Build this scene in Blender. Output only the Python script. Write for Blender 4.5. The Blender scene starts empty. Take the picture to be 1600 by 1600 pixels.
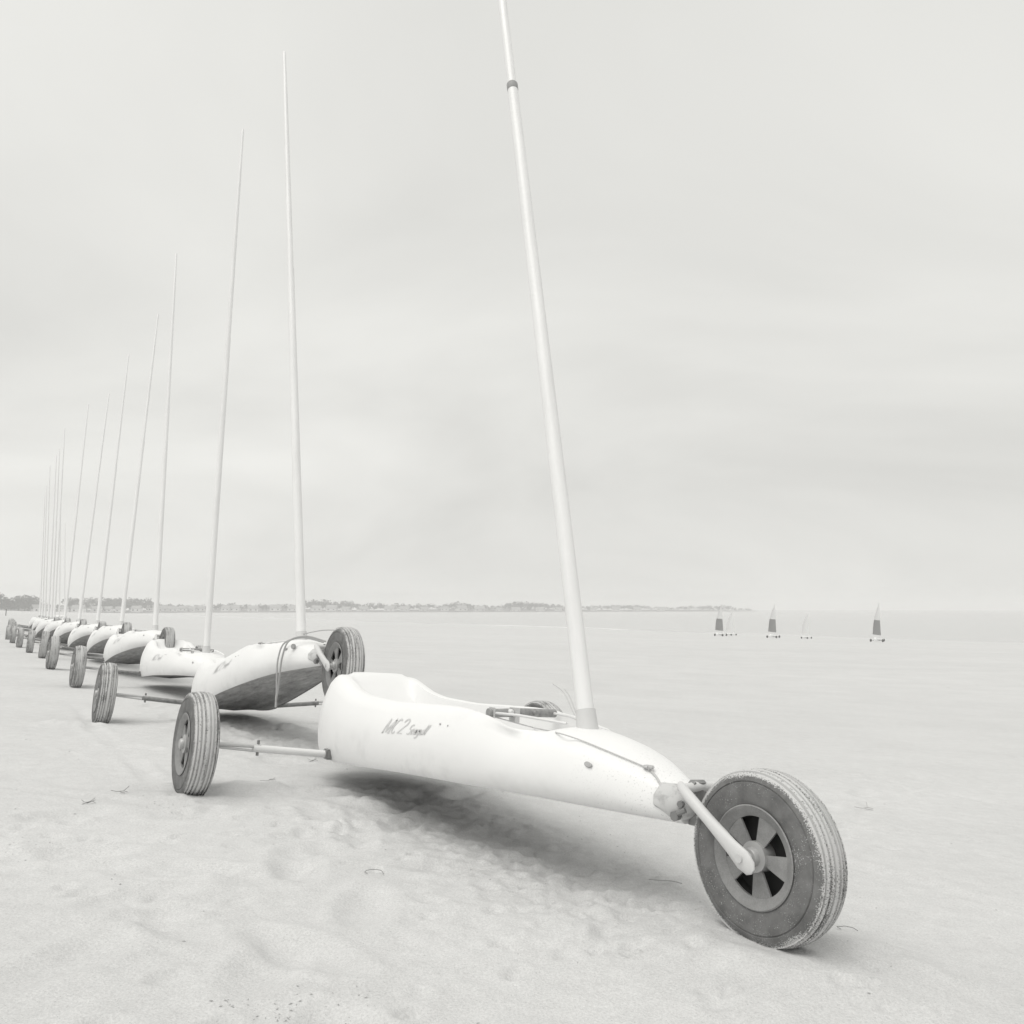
import bpy, bmesh, math, random
import numpy as np
from mathutils import Matrix, Vector
from mathutils.bvhtree import BVHTree

random.seed(7)
RNG = np.random.default_rng(11)
scene = bpy.context.scene
COL = scene.collection

# ------------------------------------------------------------------ camera
CAM_H = 0.76
FPX, HOR = 1256.0, 951.0                 # focal length and horizon of the 1600 px frame
PITCH = math.atan((HOR - 800.0) / FPX)
cam_d = bpy.data.cameras.new("camera")
cam_d.sensor_fit = 'HORIZONTAL'
cam_d.sensor_width = 36.0
cam_d.lens = 36.0 * FPX / 1600.0
cam_d.clip_start = 0.05
cam_d.clip_end = 20000.0
cam = bpy.data.objects.new("camera", cam_d)
cam.location = (0, 0, CAM_H)
cam.rotation_euler = (math.radians(90) + PITCH, 0, 0)
COL.objects.link(cam)
scene.camera = cam

# ------------------------------------------------------------------ sky and sun
SUN_EL = math.radians(64.0)
SUN_AZ = math.atan2(-0.62, -0.60)        # direction on the ground towards the sun
TINT = (1.0, 0.997, 0.958, 1.0)
world = bpy.data.worlds.new("World")
scene.world = world
world.use_nodes = True
nt = world.node_tree
nt.nodes.clear()
wn = nt.nodes.new
def wl(a, b): nt.links.new(a, b)
out = wn('ShaderNodeOutputWorld')
bg = wn('ShaderNodeBackground')
bg.inputs['Strength'].default_value = 0.1
wl(bg.outputs[0], out.inputs['Surface'])
sky = wn('ShaderNodeTexSky')
sky.sky_type = 'NISHITA'
sky.sun_disc = False
sky.sun_elevation = SUN_EL
sky.sun_rotation = math.pi / 2 - SUN_AZ
sky.dust_density = 3.0
bw = wn('ShaderNodeRGBToBW')
wl(sky.outputs[0], bw.inputs[0])
# overcast: one even grey layer of stratus with soft streaks
tc = wn('ShaderNodeTexCoord')
sep = wn('ShaderNodeSeparateXYZ')
wl(tc.outputs['Generated'], sep.inputs[0])
ab = wn('ShaderNodeMath'); ab.operation = 'ABSOLUTE'; wl(sep.outputs['Z'], ab.inputs[0])
ad = wn('ShaderNodeMath'); ad.operation = 'ADD'; wl(ab.outputs[0], ad.inputs[0]); ad.inputs[1].default_value = 0.38
dx = wn('ShaderNodeMath'); dx.operation = 'DIVIDE'; wl(sep.outputs['X'], dx.inputs[0]); wl(ad.outputs[0], dx.inputs[1])
dy = wn('ShaderNodeMath'); dy.operation = 'DIVIDE'; wl(sep.outputs['Y'], dy.inputs[0]); wl(ad.outputs[0], dy.inputs[1])
cmb = wn('ShaderNodeCombineXYZ'); wl(dx.outputs[0], cmb.inputs[0]); wl(dy.outputs[0], cmb.inputs[1])
mp = wn('ShaderNodeMapping'); wl(cmb.outputs[0], mp.inputs[0])
mp.inputs['Location'].default_value = (6.4, 27.8, 0.0)
mp.inputs['Rotation'].default_value = (0, 0, math.radians(18))
mp.inputs['Scale'].default_value = (0.75, 1.05, 1.0)
nz = wn('ShaderNodeTexNoise'); wl(mp.outputs[0], nz.inputs['Vector'])
nz.inputs['Scale'].default_value = 1.25
nz.inputs['Detail'].default_value = 5.0
nz.inputs['Roughness'].default_value = 0.50
nz.inputs['Distortion'].default_value = 0.6
mr = wn('ShaderNodeMapRange'); wl(nz.outputs[0], mr.inputs['Value'])
mr.inputs['From Min'].default_value = 0.3
mr.inputs['From Max'].default_value = 0.7
mr.inputs['To Min'].default_value = 5.75
mr.inputs['To Max'].default_value = 7.45
mx = wn('ShaderNodeMix'); mx.data_type = 'FLOAT'
mx.inputs[0].default_value = 0.06
wl(mr.outputs[0], mx.inputs[2]); wl(bw.outputs[0], mx.inputs[3])
tn = wn('ShaderNodeMix'); tn.data_type = 'RGBA'; tn.blend_type = 'MULTIPLY'
tn.inputs[0].default_value = 1.0
tn.inputs[6].default_value = TINT
wl(mx.outputs[0], tn.inputs[7])
wl(tn.outputs[2], bg.inputs['Color'])

sun_d = bpy.data.lights.new("sun", 'SUN')
sun_d.energy = 1.4
sun_d.angle = math.radians(46.0)
sun_d.color = (1.0, 0.985, 0.945)
sun = bpy.data.objects.new("sun", sun_d)
sd = Vector((math.cos(SUN_AZ) * math.cos(SUN_EL), math.sin(SUN_AZ) * math.cos(SUN_EL), math.sin(SUN_EL)))
sun.rotation_euler = sd.to_track_quat('Z', 'Y').to_euler()
sun.location = sd * 50
COL.objects.link(sun)

vs = scene.view_settings
vs.view_transform = 'Standard'
vs.look = 'None'
vs.gamma = 1.0
vs.exposure = 0.27
vs.use_curve_mapping = False
scene.cycles.volume_bounces = 3
scene.cycles.max_bounces = 10
scene.cycles.use_denoising = True

# ------------------------------------------------------------------ helpers
def mat(name, base, rough=0.6, metallic=0.0, spec=0.5):
    m = bpy.data.materials.new(name); m.use_nodes = True
    b = m.node_tree.nodes['Principled BSDF']
    v = base if isinstance(base, (tuple, list)) else (base, base, base)
    b.inputs['Base Color'].default_value = (*v[:3], 1)
    b.inputs['Roughness'].default_value = rough
    b.inputs['Metallic'].default_value = metallic
    b.inputs['Specular IOR Level'].default_value = spec
    return m

class NT:
    """small node-building helper"""
    def __init__(s, m):
        s.t = m.node_tree; s.b = s.t.nodes['Principled BSDF']
    def n(s, typ, **kw):
        x = s.t.nodes.new(typ)
        for k, v in kw.items(): setattr(x, k, v)
        return x
    def l(s, a, b): s.t.links.new(a, b)
    def coord(s, kind='Object', scale=(1, 1, 1)):
        c = s.n('ShaderNodeTexCoord'); m = s.n('ShaderNodeMapping')
        s.l(c.outputs[kind], m.inputs[0]); m.inputs['Scale'].default_value = scale
        return m.outputs[0]
    def noise(s, vec, scale, detail=3, rough=0.5, dist=0.0):
        x = s.n('ShaderNodeTexNoise'); s.l(vec, x.inputs['Vector'])
        x.inputs['Scale'].default_value = scale; x.inputs['Detail'].default_value = detail
        x.inputs['Roughness'].default_value = rough; x.inputs['Distortion'].default_value = dist
        return x.outputs[0]
    def ramp(s, val, a, b, lo=0.0, hi=1.0):
        x = s.n('ShaderNodeMapRange'); x.clamp = True; s.l(val, x.inputs['Value'])
        x.inputs['From Min'].default_value = a; x.inputs['From Max'].default_value = b
        x.inputs['To Min'].default_value = lo; x.inputs['To Max'].default_value = hi
        return x.outputs[0]
    def math(s, op, a, b=None):
        x = s.n('ShaderNodeMath', operation=op)
        for i, v in enumerate((a, b)):
            if v is None: continue
            if isinstance(v, (int, float)): x.inputs[i].default_value = v
            else: s.l(v, x.inputs[i])
        return x.outputs[0]
    def mixf(s, fac, a, b):
        x = s.n('ShaderNodeMix', data_type='FLOAT')
        for i, v in ((0, fac), (2, a), (3, b)):
            if isinstance(v, (int, float)): x.inputs[i].default_value = v
            else: s.l(v, x.inputs[i])
        return x.outputs[0]
    def grey(s, val):
        x = s.n('ShaderNodeCombineColor')
        for i in range(3): s.l(val, x.inputs[i])
        s.l(x.outputs[0], s.b.inputs['Base Color'])
    def bump(s, val, strength, dist, prev=None):
        x = s.n('ShaderNodeBump'); s.l(val, x.inputs['Height'])
        x.inputs['Strength'].default_value = strength; x.inputs['Distance'].default_value = dist
        if prev is not None: s.l(prev, x.inputs['Normal'])
        return x.outputs[0]

def mesh_obj(name, verts, faces, m, parent=None, smooth=True):
    me = bpy.data.meshes.new(name)
    me.from_pydata([tuple(v) for v in verts], [], faces)
    me.update()
    if smooth: me.polygons.foreach_set('use_smooth', [True] * len(me.polygons))
    if m: me.materials.append(m)
    o = bpy.data.objects.new(name, me); COL.objects.link(o)
    if parent: o.parent = parent
    return o

def bm_obj(name, bm, m, parent=None, smooth=True):
    me = bpy.data.meshes.new(name)
    bmesh.ops.recalc_face_normals(bm, faces=bm.faces)
    bm.to_mesh(me); bm.free()
    if smooth:
        me.polygons.foreach_set('use_smooth', [True] * len(me.polygons))
        me.set_sharp_from_angle(angle=math.radians(38))
    if m: me.materials.append(m)
    o = bpy.data.objects.new(name, me); COL.objects.link(o)
    if parent: o.parent = parent
    return o

def tag(o, label, cat=None, group=None, kind=None):
    o['label'] = label
    if cat: o['category'] = cat
    if group: o['group'] = group
    if kind: o['kind'] = kind
    return o

def empty(name, M=None):
    o = bpy.data.objects.new(name, None); COL.objects.link(o)
    o.empty_display_size = 0.1
    if M is not None: o.matrix_world = M
    return o

def add_tube(bm, pts, radii, seg=12, cap=True, squash=None):
    pts = [Vector(p) for p in pts]
    if isinstance(radii, (int, float)): radii = [radii] * len(pts)
    rings = []; prev = None
    for i, p in enumerate(pts):
        t = (pts[min(i + 1, len(pts) - 1)] - pts[max(i - 1, 0)])
        t = t.normalized() if t.length > 1e-9 else Vector((0, 0, 1))
        if prev is None:
            a = Vector((0, 1, 0)) if abs(t.y) < 0.9 else Vector((1, 0, 0))
            u = (a - t * a.dot(t)).normalized()
        else:
            u = (prev - t * prev.dot(t)).normalized()
        prev = u; w = t.cross(u)
        su, sw = squash[i] if squash else (1, 1)
        ring = [bm.verts.new(p + (u * math.cos(2 * math.pi * k / seg) * su + w * math.sin(2 * math.pi * k / seg) * sw) * radii[i]) for k in range(seg)]
        rings.append(ring)
    for a, b in zip(rings, rings[1:]):
        for k in range(seg):
            bm.faces.new((a[k], a[(k + 1) % seg], b[(k + 1) % seg], b[k]))
    if cap:
        bm.faces.new(list(reversed(rings[0]))); bm.faces.new(rings[-1])

def add_lathe(bm, prof, seg=48, closed=True):
    """prof: list of (radius, y) turned about the Y axis"""
    rings = []
    for r, y in prof:
        rings.append([bm.verts.new((r * math.cos(2 * math.pi * k / seg), y, r * math.sin(2 * math.pi * k / seg))) for k in range(seg)])
    n = len(rings)
    for i in range(n if closed else n - 1):
        a, b = rings[i], rings[(i + 1) % n]
        for k in range(seg):
            bm.faces.new((a[k], a[(k + 1) % seg], b[(k + 1) % seg], b[k]))
    return rings

def add_box(bm, c, s, R=None):
    r = bmesh.ops.create_cube(bm, size=1.0)
    for v in r['verts']:
        p = Vector((v.co.x * s[0], v.co.y * s[1], v.co.z * s[2]))
        if R is not None: p = R @ p
        v.co = p + Vector(c)
    return r['verts']

def pchip(xs, ys):
    xs = np.array(xs, float); ys = np.array(ys, float)
    h = np.diff(xs); d = np.diff(ys) / h
    m = np.zeros_like(ys)
    for i in range(1, len(xs) - 1):
        if d[i - 1] * d[i] > 0:
            w1 = 2 * h[i] + h[i - 1]; w2 = h[i] + 2 * h[i - 1]
            m[i] = (w1 + w2) / (w1 / d[i - 1] + w2 / d[i])
    m[0] = d[0]; m[-1] = d[-1]
    def f(x):
        x = np.clip(x, xs[0], xs[-1]); i = np.clip(np.searchsorted(xs, x) - 1, 0, len(xs) - 2)
        t = (x - xs[i]) / h[i]
        return ((2 * t**3 - 3 * t**2 + 1) * ys[i] + (t**3 - 2 * t**2 + t) * h[i] * m[i]
                + (-2 * t**3 + 3 * t**2) * ys[i + 1] + (t**3 - t**2) * h[i] * m[i + 1])
    return f

# ------------------------------------------------------------------ yacht poses in the row
T, L, R0 = 1.708, 2.142, 0.205           # track, wheelbase, wheel radius
LM, ZM = 1.43, 0.43                      # mast foot
# x, y, z, yaw, pitch, roll, mast rake x, mast rake y, mast length
POSES = [
 (-0.5768, 3.7811, -0.0537, -0.9903, 0.0061, 0.0816, -0.278, 0.001, 5.0),
 (-1.9997, 5.8963, -0.0821, -0.9993, 0.160, 0.0900, -0.1, -0.066, 4.69),
 (-3.5314, 8.4219, -0.0685, -0.9884, 0.0055, 0.0718, -0.1, -0.023, 5.38),
 (-4.8956, 10.3839, -0.0574, -0.9644, 0.0992, 0.0932, -0.1, -0.051, 5.03),
 (-6.2115, 12.4733, -0.0515, -1.0157, 0.1055, 0.0927, -0.1, -0.016, 5.02),
 (-7.6262, 14.5393, -0.0711, -0.9925, 0.1046, 0.0678, -0.1, 0.003, 5.04),
 (-9.0408, 16.5711, -0.0717, -0.9749, 0.1088, 0.063, -0.1, 0.019, 4.84),
 (-10.4241, 18.5988, -0.0781, -0.9812, 0.1128, 0.0582, -0.1, -0.001, 5.16),
 (-11.787, 20.6198, -0.0911, -0.9816, 0.1191, 0.0463, -0.1, -0.04, 5.0),
 (-12.86, 22.53, -0.06, -1.042, 0.0785, 0.0838, -0.1, -0.099, 4.77),
 (-14.2, 24.54, -0.06, -0.9756, 0.082, 0.082, -0.1, -0.084, 4.99),
 (-15.41, 26.63, -0.07, -1.0332, 0.082, 0.0838, -0.1, -0.112, 5.05),
 (-16.75, 28.65, -0.07, -0.9791, 0.0803, 0.082, -0.1, -0.101, 4.66),
 (-17.98, 30.73, -0.08, -1.0245, 0.0855, 0.0838, -0.1, -0.104, 4.69),
 (-20.2, 35.9, -0.06, -0.9948, 0.0052, 0.0785, -0.1, -0.12, 4.81),
 (-22.3, 40.0, -0.06, -0.9599, 0.0052, 0.0785, -0.1, -0.12, 4.55),
]
def pose_matrix(p):
    cy, sy = math.cos(p[3]), math.sin(p[3]); c, s = math.cos(p[4]), math.sin(p[4]); cr, sr = math.cos(p[5]), math.sin(p[5])
    Rz = Matrix(((cy, -sy, 0), (sy, cy, 0), (0, 0, 1)))
    Ry = Matrix(((c, 0, -s), (0, 1, 0), (s, 0, c)))
    Rx = Matrix(((1, 0, 0), (0, cr, sr), (0, -sr, cr)))
    M = (Rz @ Ry @ Rx).to_4x4(); M.translation = Vector(p[:3])
    return M
MATS = [pose_matrix(p) for p in POSES]

# ------------------------------------------------------------------ terrain function
PERM = RNG.permutation(1024)
RV = RNG.random(1024) * 2 - 1
def vnoise(x, y, seed=0):
    xi = np.floor(x).astype(np.int64); yi = np.floor(y).astype(np.int64)
    fx = x - xi; fy = y - yi
    u = fx**3 * (fx * (fx * 6 - 15) + 10); v = fy**3 * (fy * (fy * 6 - 15) + 10)
    def h(a, b): return RV[PERM[(PERM[(a + seed * 37) & 1023] + b) & 1023]]
    return (h(xi, yi) * (1 - u) + h(xi + 1, yi) * u) * (1 - v) + (h(xi, yi + 1) * (1 - u) + h(xi + 1, yi + 1) * u) * v
def rotn(x, y, s, seed, a=0.6):
    c, sn = math.cos(a + seed), math.sin(a + seed)
    return vnoise((x * c - y * sn) / s, (x * sn + y * c) / s, seed)

QX, QY = 0.836, 0.548
_qs = np.concatenate([np.linspace(-400, -12, 100), np.linspace(-11.9, 40, 800), np.linspace(40.5, 3000, 3000)])
_sl = np.interp(_qs, [-400, -9, -5, -1.8, 4.5, 15, 112, 180, 3000], [0.0, 0.0, -0.02, -0.082, -0.082, -0.028, -0.026, -0.0, 0.0])
_z = np.concatenate([[0], np.cumsum((_sl[1:] + _sl[:-1]) / 2 * np.diff(_qs))])
_z = _z - np.interp(0.0, _qs, _z) - 0.054
SEA_Z = float(np.interp(110.0, _qs, _z))
def qf(x, y): return (x + 0.5768) * QX + (y - 3.7811) * QY

contacts = []
for i, M in enumerate(MATS):
    for lp in ((0, -T / 2, 0), (0, T / 2, 0)):
        contacts.append(M @ Vector(lp))
for i in (0, 2, 14, 15):
    contacts.append(MATS[i] @ Vector((L, 0, 0.014)))

def smooth(a, b, x):
    t = np.clip((x - a) / (b - a), 0, 1); return t * t * (3 - 2 * t)

def base_height(x, y):
    x = np.asarray(x, float); y = np.asarray(y, float)
    z = np.interp(qf(x, y), _qs, _z)
    r = np.hypot(x, y - 3)
    big = rotn(x, y, 2.3, 1) * 0.016 + rotn(x, y, 0.9, 2) * 0.011
    far = smooth(25, 60, r)
    z = z + big * (1 - far) + far * (rotn(x, y, 60, 3) * 0.12 + rotn(x, y, 17, 4) * 0.05)
    return z
_cz = [float(base_height(c.x, c.y)) for c in contacts]

# soft old footprints, px-free world positions
FP = []
def trail(x, y, ang, n, step=0.36):
    for k in range(n):
        s = 1 if k % 2 else -1
        FP.append((x + math.cos(ang) * step * k - math.sin(ang) * 0.09 * s + random.uniform(-.04, .04),
                   y + math.sin(ang) * step * k + math.cos(ang) * 0.09 * s + random.uniform(-.04, .04),
                   ang + random.uniform(-.3, .3), random.uniform(.7, 1.25)))
trail(-0.95, 1.75, 1.25, 7)
trail(-0.35, 1.45, 1.75, 6)
trail(-2.3, 2.1, 0.25, 7)
trail(0.1, 1.35, 2.5, 6)
trail(-1.3, 4.6, 2.2, 8)
trail(1.1, 3.2, 1.0, 9)
trail(-3.6, 4.2, 1.9, 9)
for _ in range(12):
    FP.append((random.uniform(-2.6, 1.6), random.uniform(1.3, 5.0), random.uniform(0, 6.28), random.uniform(.5, 1.2)))

A1 = MATS[0] @ Vector((0.2, 0.0, 0)); B1 = MATS[0] @ Vector((1.75, -0.05, 0))
A2 = MATS[1] @ Vector((0.0, 0.0, 0)); B2 = MATS[1] @ Vector((1.5, 0.0, 0))
PITS = []
_pr = random.Random(17)
for cx_, cy_, k_, rx_, ry_ in ((-1.55, 2.65, 16, .30, .10), (-1.95, 2.2, 14, .25, .12), (-.38, 1.33, 22, .16, .08), (-.50, 1.36, 14, .08, .05), (-.62, 2.95, 18, .20, .10), (-.2, 2.6, 26, .35, .12), (.2, 2.25, 18, .25, .10), (.15, 1.95, 10, .12, .06),
                               (.75, 1.75, 10, .15, .08), (-.9, 3.1, 14, .25, .12), (1.6, 3.6, 10, .5, .3), (-1.0, 2.0, 10, .3, .2), (-.1, 1.6, 8, .3, .15)):
    for _ in range(k_): PITS.append((_pr.gauss(cx_, rx_), _pr.gauss(cy_, ry_), _pr.uniform(.012, .026), _pr.uniform(.4, 1.0), _pr.uniform(0, 3.14)))
def seg_dist(x, y, A, B):
    dx, dy = B.x - A.x, B.y - A.y
    t = np.clip(((x - A.x) * dx + (y - A.y) * dy) / (dx * dx + dy * dy), 0, 1)
    return np.hypot(x - A.x - t * dx, y - A.y - t * dy)

RUTS = [(-2.6, 3.36, -1.36, 3.12, .007), (-3.6, 6.6, -1.45, 3.45, .006), (1.05, 3.1, 2.4, 1.6, .008), (1.4, 6.5, 3.2, 4.2, .010), (-2.8, 2.3, -1.9, 1.3, .009)]
def height(x, y):
    x = np.asarray(x, float); y = np.asarray(y, float)
    z = base_height(x, y)
    for c, z0 in zip(contacts, _cz):
        r2 = (x - c.x)**2 + (y - c.y)**2
        z = z + (c.z + 0.012 - z0) * np.exp(-r2 / 0.42**2)
    near = np.exp(-np.clip(np.hypot(x + 0.5, y - 3.0) - 4.0, 0, None) / 3.0)
    # wind-smoothed dry sand: low lumps, then finer crumble in patches
    lump = rotn(x, y, 0.33, 5); lump2 = rotn(x, y, 0.16, 6)
    z = z + near * (lump * 0.0036 + np.abs(lump2) * 0.0018)
    patch = smooth(0.1, 0.55, rotn(x, y, 0.8, 8) * 0.6 + rotn(x, y, 0.31, 9) * 0.5)
    under = np.exp(-(seg_dist(x, y, A1, B1) / 0.36)**2) + np.exp(-(seg_dist(x, y, A2, B2) / 0.40)**2)
    rough = np.clip(0.30 * patch + 2.0 * under, 0, 2.2)
    cr = rotn(x, y, 0.060, 10) * 0.5 + 0.8 * np.abs(rotn(x, y, 0.036, 12)) + 0.6 * np.clip(rotn(x, y, 0.027, 16), 0, None)
    cl = np.clip(rotn(x, y, 0.075, 13) - 0.25, 0, None)
    z = z + near * rough * (cr * 0.0068 + cl * 0.010)
    z = z + under * rotn(x, y, 0.24, 14) * 0.010
    for fx, fy, a, s in FP:
        m = (np.abs(x - fx) < 0.45) & (np.abs(y - fy) < 0.45)
        if not m.any(): continue
        ca, sa = math.cos(a), math.sin(a)
        u = ((x[m] - fx) * ca + (y[m] - fy) * sa) / 0.135; v = (-(x[m] - fx) * sa + (y[m] - fy) * ca) / 0.06
        d = np.sqrt(u * u + v * v)
        z[m] += s * (-0.018 * np.exp(-d**2.4) + 0.0065 * np.exp(-((d - 1.45) / 0.4)**2))
    for px_, py_, pr_, ps_, pa_ in PITS:
        m = (np.abs(x - px_) < 0.1) & (np.abs(y - py_) < 0.1)
        if not m.any(): continue
        u = (x[m] - px_) * math.cos(pa_) + (y[m] - py_) * math.sin(pa_); w_ = -(x[m] - px_) * math.sin(pa_) + (y[m] - py_) * math.cos(pa_)
        d = np.sqrt((u / (pr_ * 1.6))**2 + (w_ / pr_)**2)
        z[m] += ps_ * (-0.013 * np.exp(-d**3) + 0.005 * np.exp(-((d - 1.5) / 0.4)**2))
    for mx_, my_, ma_, mb_, mh_, mr_ in ((-1.10, 3.52, .16, .09, .030, .5), (-.80, 3.58, .12, .05, .022, .2), (-.62, 3.40, .14, .045, .020, -.3), (-.50, 3.62, .10, .06, .018, .9), (-2.75, 5.15, .2, .1, .03, .4), (-1.6, 5.6, .25, .07, .03, .3), (.9, 1.98, .16, .08, .014, -.6)):
        u = (x - mx_) * math.cos(mr_) + (y - my_) * math.sin(mr_); w_ = -(x - mx_) * math.sin(mr_) + (y - my_) * math.cos(mr_)
        d2 = (u / ma_)**2 + (w_ / mb_)**2
        z = z + mh_ * np.exp(-d2**1.3) * (1 + 0.5 * rotn(x, y, 0.06, 19))
    # shallow wheel ruts left by dragging the yachts in
    for (ax_, ay_, bx_, by_, dep) in RUTS:
        dx_, dy_ = bx_ - ax_, by_ - ay_; ln = math.hypot(dx_, dy_)
        t_ = ((x - ax_) * dx_ + (y - ay_) * dy_) / (ln * ln); off = ((x - ax_) * dy_ - (y - ay_) * dx_) / ln + 0.035 * rotn(x, y, 0.7, 20)
        msk = smooth(0.0, 0.08, t_) * smooth(1.0, 0.92, t_) * np.clip(0.75 + 0.6 * rotn(x, y, 0.35, 21), 0.1, 1.2)
        z = z + msk * dep * (-np.exp(-(off / 0.040)**4) + 0.55 * np.exp(-((np.abs(off) - 0.068) / 0.022)**2))
    # sand heaped up against the tyres
    for c in contacts[:4] + contacts[-4:-2]:
        r = np.hypot(x - c.x, y - c.y)
        z = z + 0.015 * np.exp(-((r - 0.14) / 0.07)**2) * (0.6 + 0.8 * rotn(x, y, 0.12, 15))
    return z
def hz(x, y): return float(height(np.array([x], float), np.array([y], float))[0])

def ground_hit(px, py):
    """where a picture ray of the 1600 px frame meets the beach (used to stand things on the sand)"""
    a = (px - 800) / FPX; b = (800 - py) / FPX
    d = Vector((a, math.cos(PITCH) - b * math.sin(PITCH), math.sin(PITCH) + b * math.cos(PITCH)))
    t = 0.8; 
    while t < 4000:
        p = Vector((0, 0, CAM_H)) + d * t
        if p.z < float(base_height(p.x, p.y)): break
        t *= 1.01
    lo, hi = t / 1.01, t
    for _ in range(30):
        mid = (lo + hi) / 2; p = Vector((0, 0, CAM_H)) + d * mid
        if p.z < float(base_height(p.x, p.y)): hi = mid
        else: lo = mid
    return p

# ------------------------------------------------------------------ ground sheet
def axis(lo, hi, step, far_lo, far_hi, g=1.055):
    a = list(np.arange(lo, hi, step)); s = step; x = a[-1]
    while x < far_hi:
        s *= g; x += s; a.append(x)
    s = step; x = a[0]; b = []
    while x > far_lo:
        s *= g; x -= s; b.append(x)
    return np.array(b[::-1] + a)
gx = axis(-2.9, 2.0, 0.0125, -1600, 2600)
gy = axis(1.0, 5.4, 0.0125, -60, 2600)
X, Y = np.meshgrid(gx, gy)
Z = height(X.ravel(), Y.ravel())
nx_, ny_ = len(gx), len(gy)
co = np.stack([X.ravel(), Y.ravel(), Z], 1)
idx = np.arange(nx_ * ny_).reshape(ny_, nx_)
quads = np.stack([idx[:-1, :-1], idx[:-1, 1:], idx[1:, 1:], idx[1:, :-1]], -1).reshape(-1, 4)
me = bpy.data.meshes.new("beach")
me.vertices.add(len(co)); me.vertices.foreach_set('co', co.ravel())
me.loops.add(quads.size); me.loops.foreach_set('vertex_index', quads.ravel())
me.polygons.add(len(quads)); me.polygons.foreach_set('loop_start', np.arange(len(quads)) * 4)
me.polygons.foreach_set('loop_total', np.full(len(quads), 4))
me.polygons.foreach_set('use_smooth', np.ones(len(quads), bool))
me.update(); me.validate()

m_sand = mat("dry_sand", 0.56, 0.92, spec=0.25)
n = NT(m_sand)
v = n.coord('Object')
g1 = n.noise(v, 900, 2, 0.6)            # grains
g2 = n.noise(v, 190, 3, 0.6)
g3 = n.noise(v, 14, 4, 0.6)
g4 = n.noise(v, 0.9, 4, 0.55)
c = n.math('MULTIPLY', n.ramp(g1, 0.25, 0.75, 0.86, 1.14), n.ramp(g2, 0.3, 0.7, 0.89, 1.11))
c = n.math('MULTIPLY', c, n.ramp(g3, 0.3, 0.7, 0.955, 1.045))
c = n.math('MULTIPLY', c, n.ramp(g4, 0.3, 0.7, 0.96, 1.03))
dk = n.ramp(n.noise(v, 330, 1, 0.4), 0.70, 0.78, 1.0, 0.62)      # sparse dark grains and shell bits
mpb = n.n('ShaderNodeMapping'); n.l(v, mpb.inputs[0])       # damp and dry bands lying along the shore
mpb.inputs['Rotation'].default_value = (0, 0, math.atan2(QX, QY)); mpb.inputs['Scale'].default_value = (0.03, 0.22, 1.0)
c = n.math('MULTIPLY', c, n.ramp(n.noise(mpb.outputs[0], 1.0, 5, 0.6, 0.8), 0.32, 0.68, 0.965, 1.03))
c = n.math('MULTIPLY', c, dk)
c = n.math('MULTIPLY', c, 0.588)
n.grey(c)
b = n.bump(g3, 0.55, 0.010)
b = n.bump(n.noise(v, 60, 4, 0.65), 0.6, 0.004, b)
b = n.bump(g2, 0.7, 0.002, b)
n.l(b, n.b.inputs['Normal'])
me.materials.append(m_sand)
beach = bpy.data.objects.new("beach", me); COL.objects.link(beach)
tag(beach, "pale dry sand beach sloping down to the sea", kind="structure")

# ------------------------------------------------------------------ sea
m_sea = mat("sea_water", 0.50, 0.22, spec=0.5)
n = NT(m_sea); v = n.coord('Object')
n.l(n.bump(n.noise(v, 0.55, 4, 0.6), 0.35, 0.25), n.b.inputs['Normal'])
def ngrid(name, x0, x1, y0, y1, z, nx, ny, m):
    xs = np.linspace(x0, x1, nx); ys = np.linspace(y0, y1, ny)
    vs_ = [(x, y, z) for y in ys for x in xs]
    fs = [(j * nx + i, j * nx + i + 1, (j + 1) * nx + i + 1, (j + 1) * nx + i) for j in range(ny - 1) for i in range(nx - 1)]
    return mesh_obj(name, vs_, fs, m)
sea = ngrid("sea", -5500, 5500, -200, 6000, SEA_Z, 12, 12, m_sea)
tag(sea, "calm pale grey sea reaching to the horizon", kind="structure")

# line of foam where the sea meets the sand
m_foam = mat("sea_foam", 0.72, 0.8)
bm = bmesh.new()
prev = None
for k in range(0, 310):
    s = -760 + k * 2.2                   # along the shore
    wob = 2.2 * float(vnoise(np.array([s / 23.0]), np.array([0.3]), 21)[0]) + 0.8 * float(vnoise(np.array([s / 6.0]), np.array([5.3]), 22)[0])
    wd = 0.9 + 1.1 * abs(float(vnoise(np.array([s / 9.0]), np.array([9.3]), 23)[0]))
    wd *= float(np.interp(s, [-150, -85], [1.0, 0.25])) * float(np.clip(0.55 + 1.2 * vnoise(np.array([s / 31.0]), np.array([1.7]), 24)[0], 0.12, 1.2))
    o0 = Vector((-0.5768, 3.7811, 0)) + Vector((QY, -QX, 0)) * s
    q0 = 110.0 + wob
    p0 = o0 + Vector((QX, QY, 0)) * (q0 - wd); p1 = o0 + Vector((QX, QY, 0)) * (q0 + wd)
    pm = (p0 + p1) / 2
    z0 = SEA_Z + 0.012
    row = [bm.verts.new((p0.x, p0.y, max(z0, float(base_height(p0.x, p0.y)) + 0.012))),
           bm.verts.new((pm.x, pm.y, max(z0, float(base_height(pm.x, pm.y))) + 0.02 + 0.05 * wd)),
           bm.verts.new((p1.x, p1.y, z0))]
    if prev:
        for i in range(2): bm.faces.new((prev[i], row[i], row[i + 1], prev[i + 1]))
    prev = row
foam = bm_obj("surf_foam", bm, m_foam)
tag(foam, "thin white line of surf along the water's edge", kind="stuff")

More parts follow.
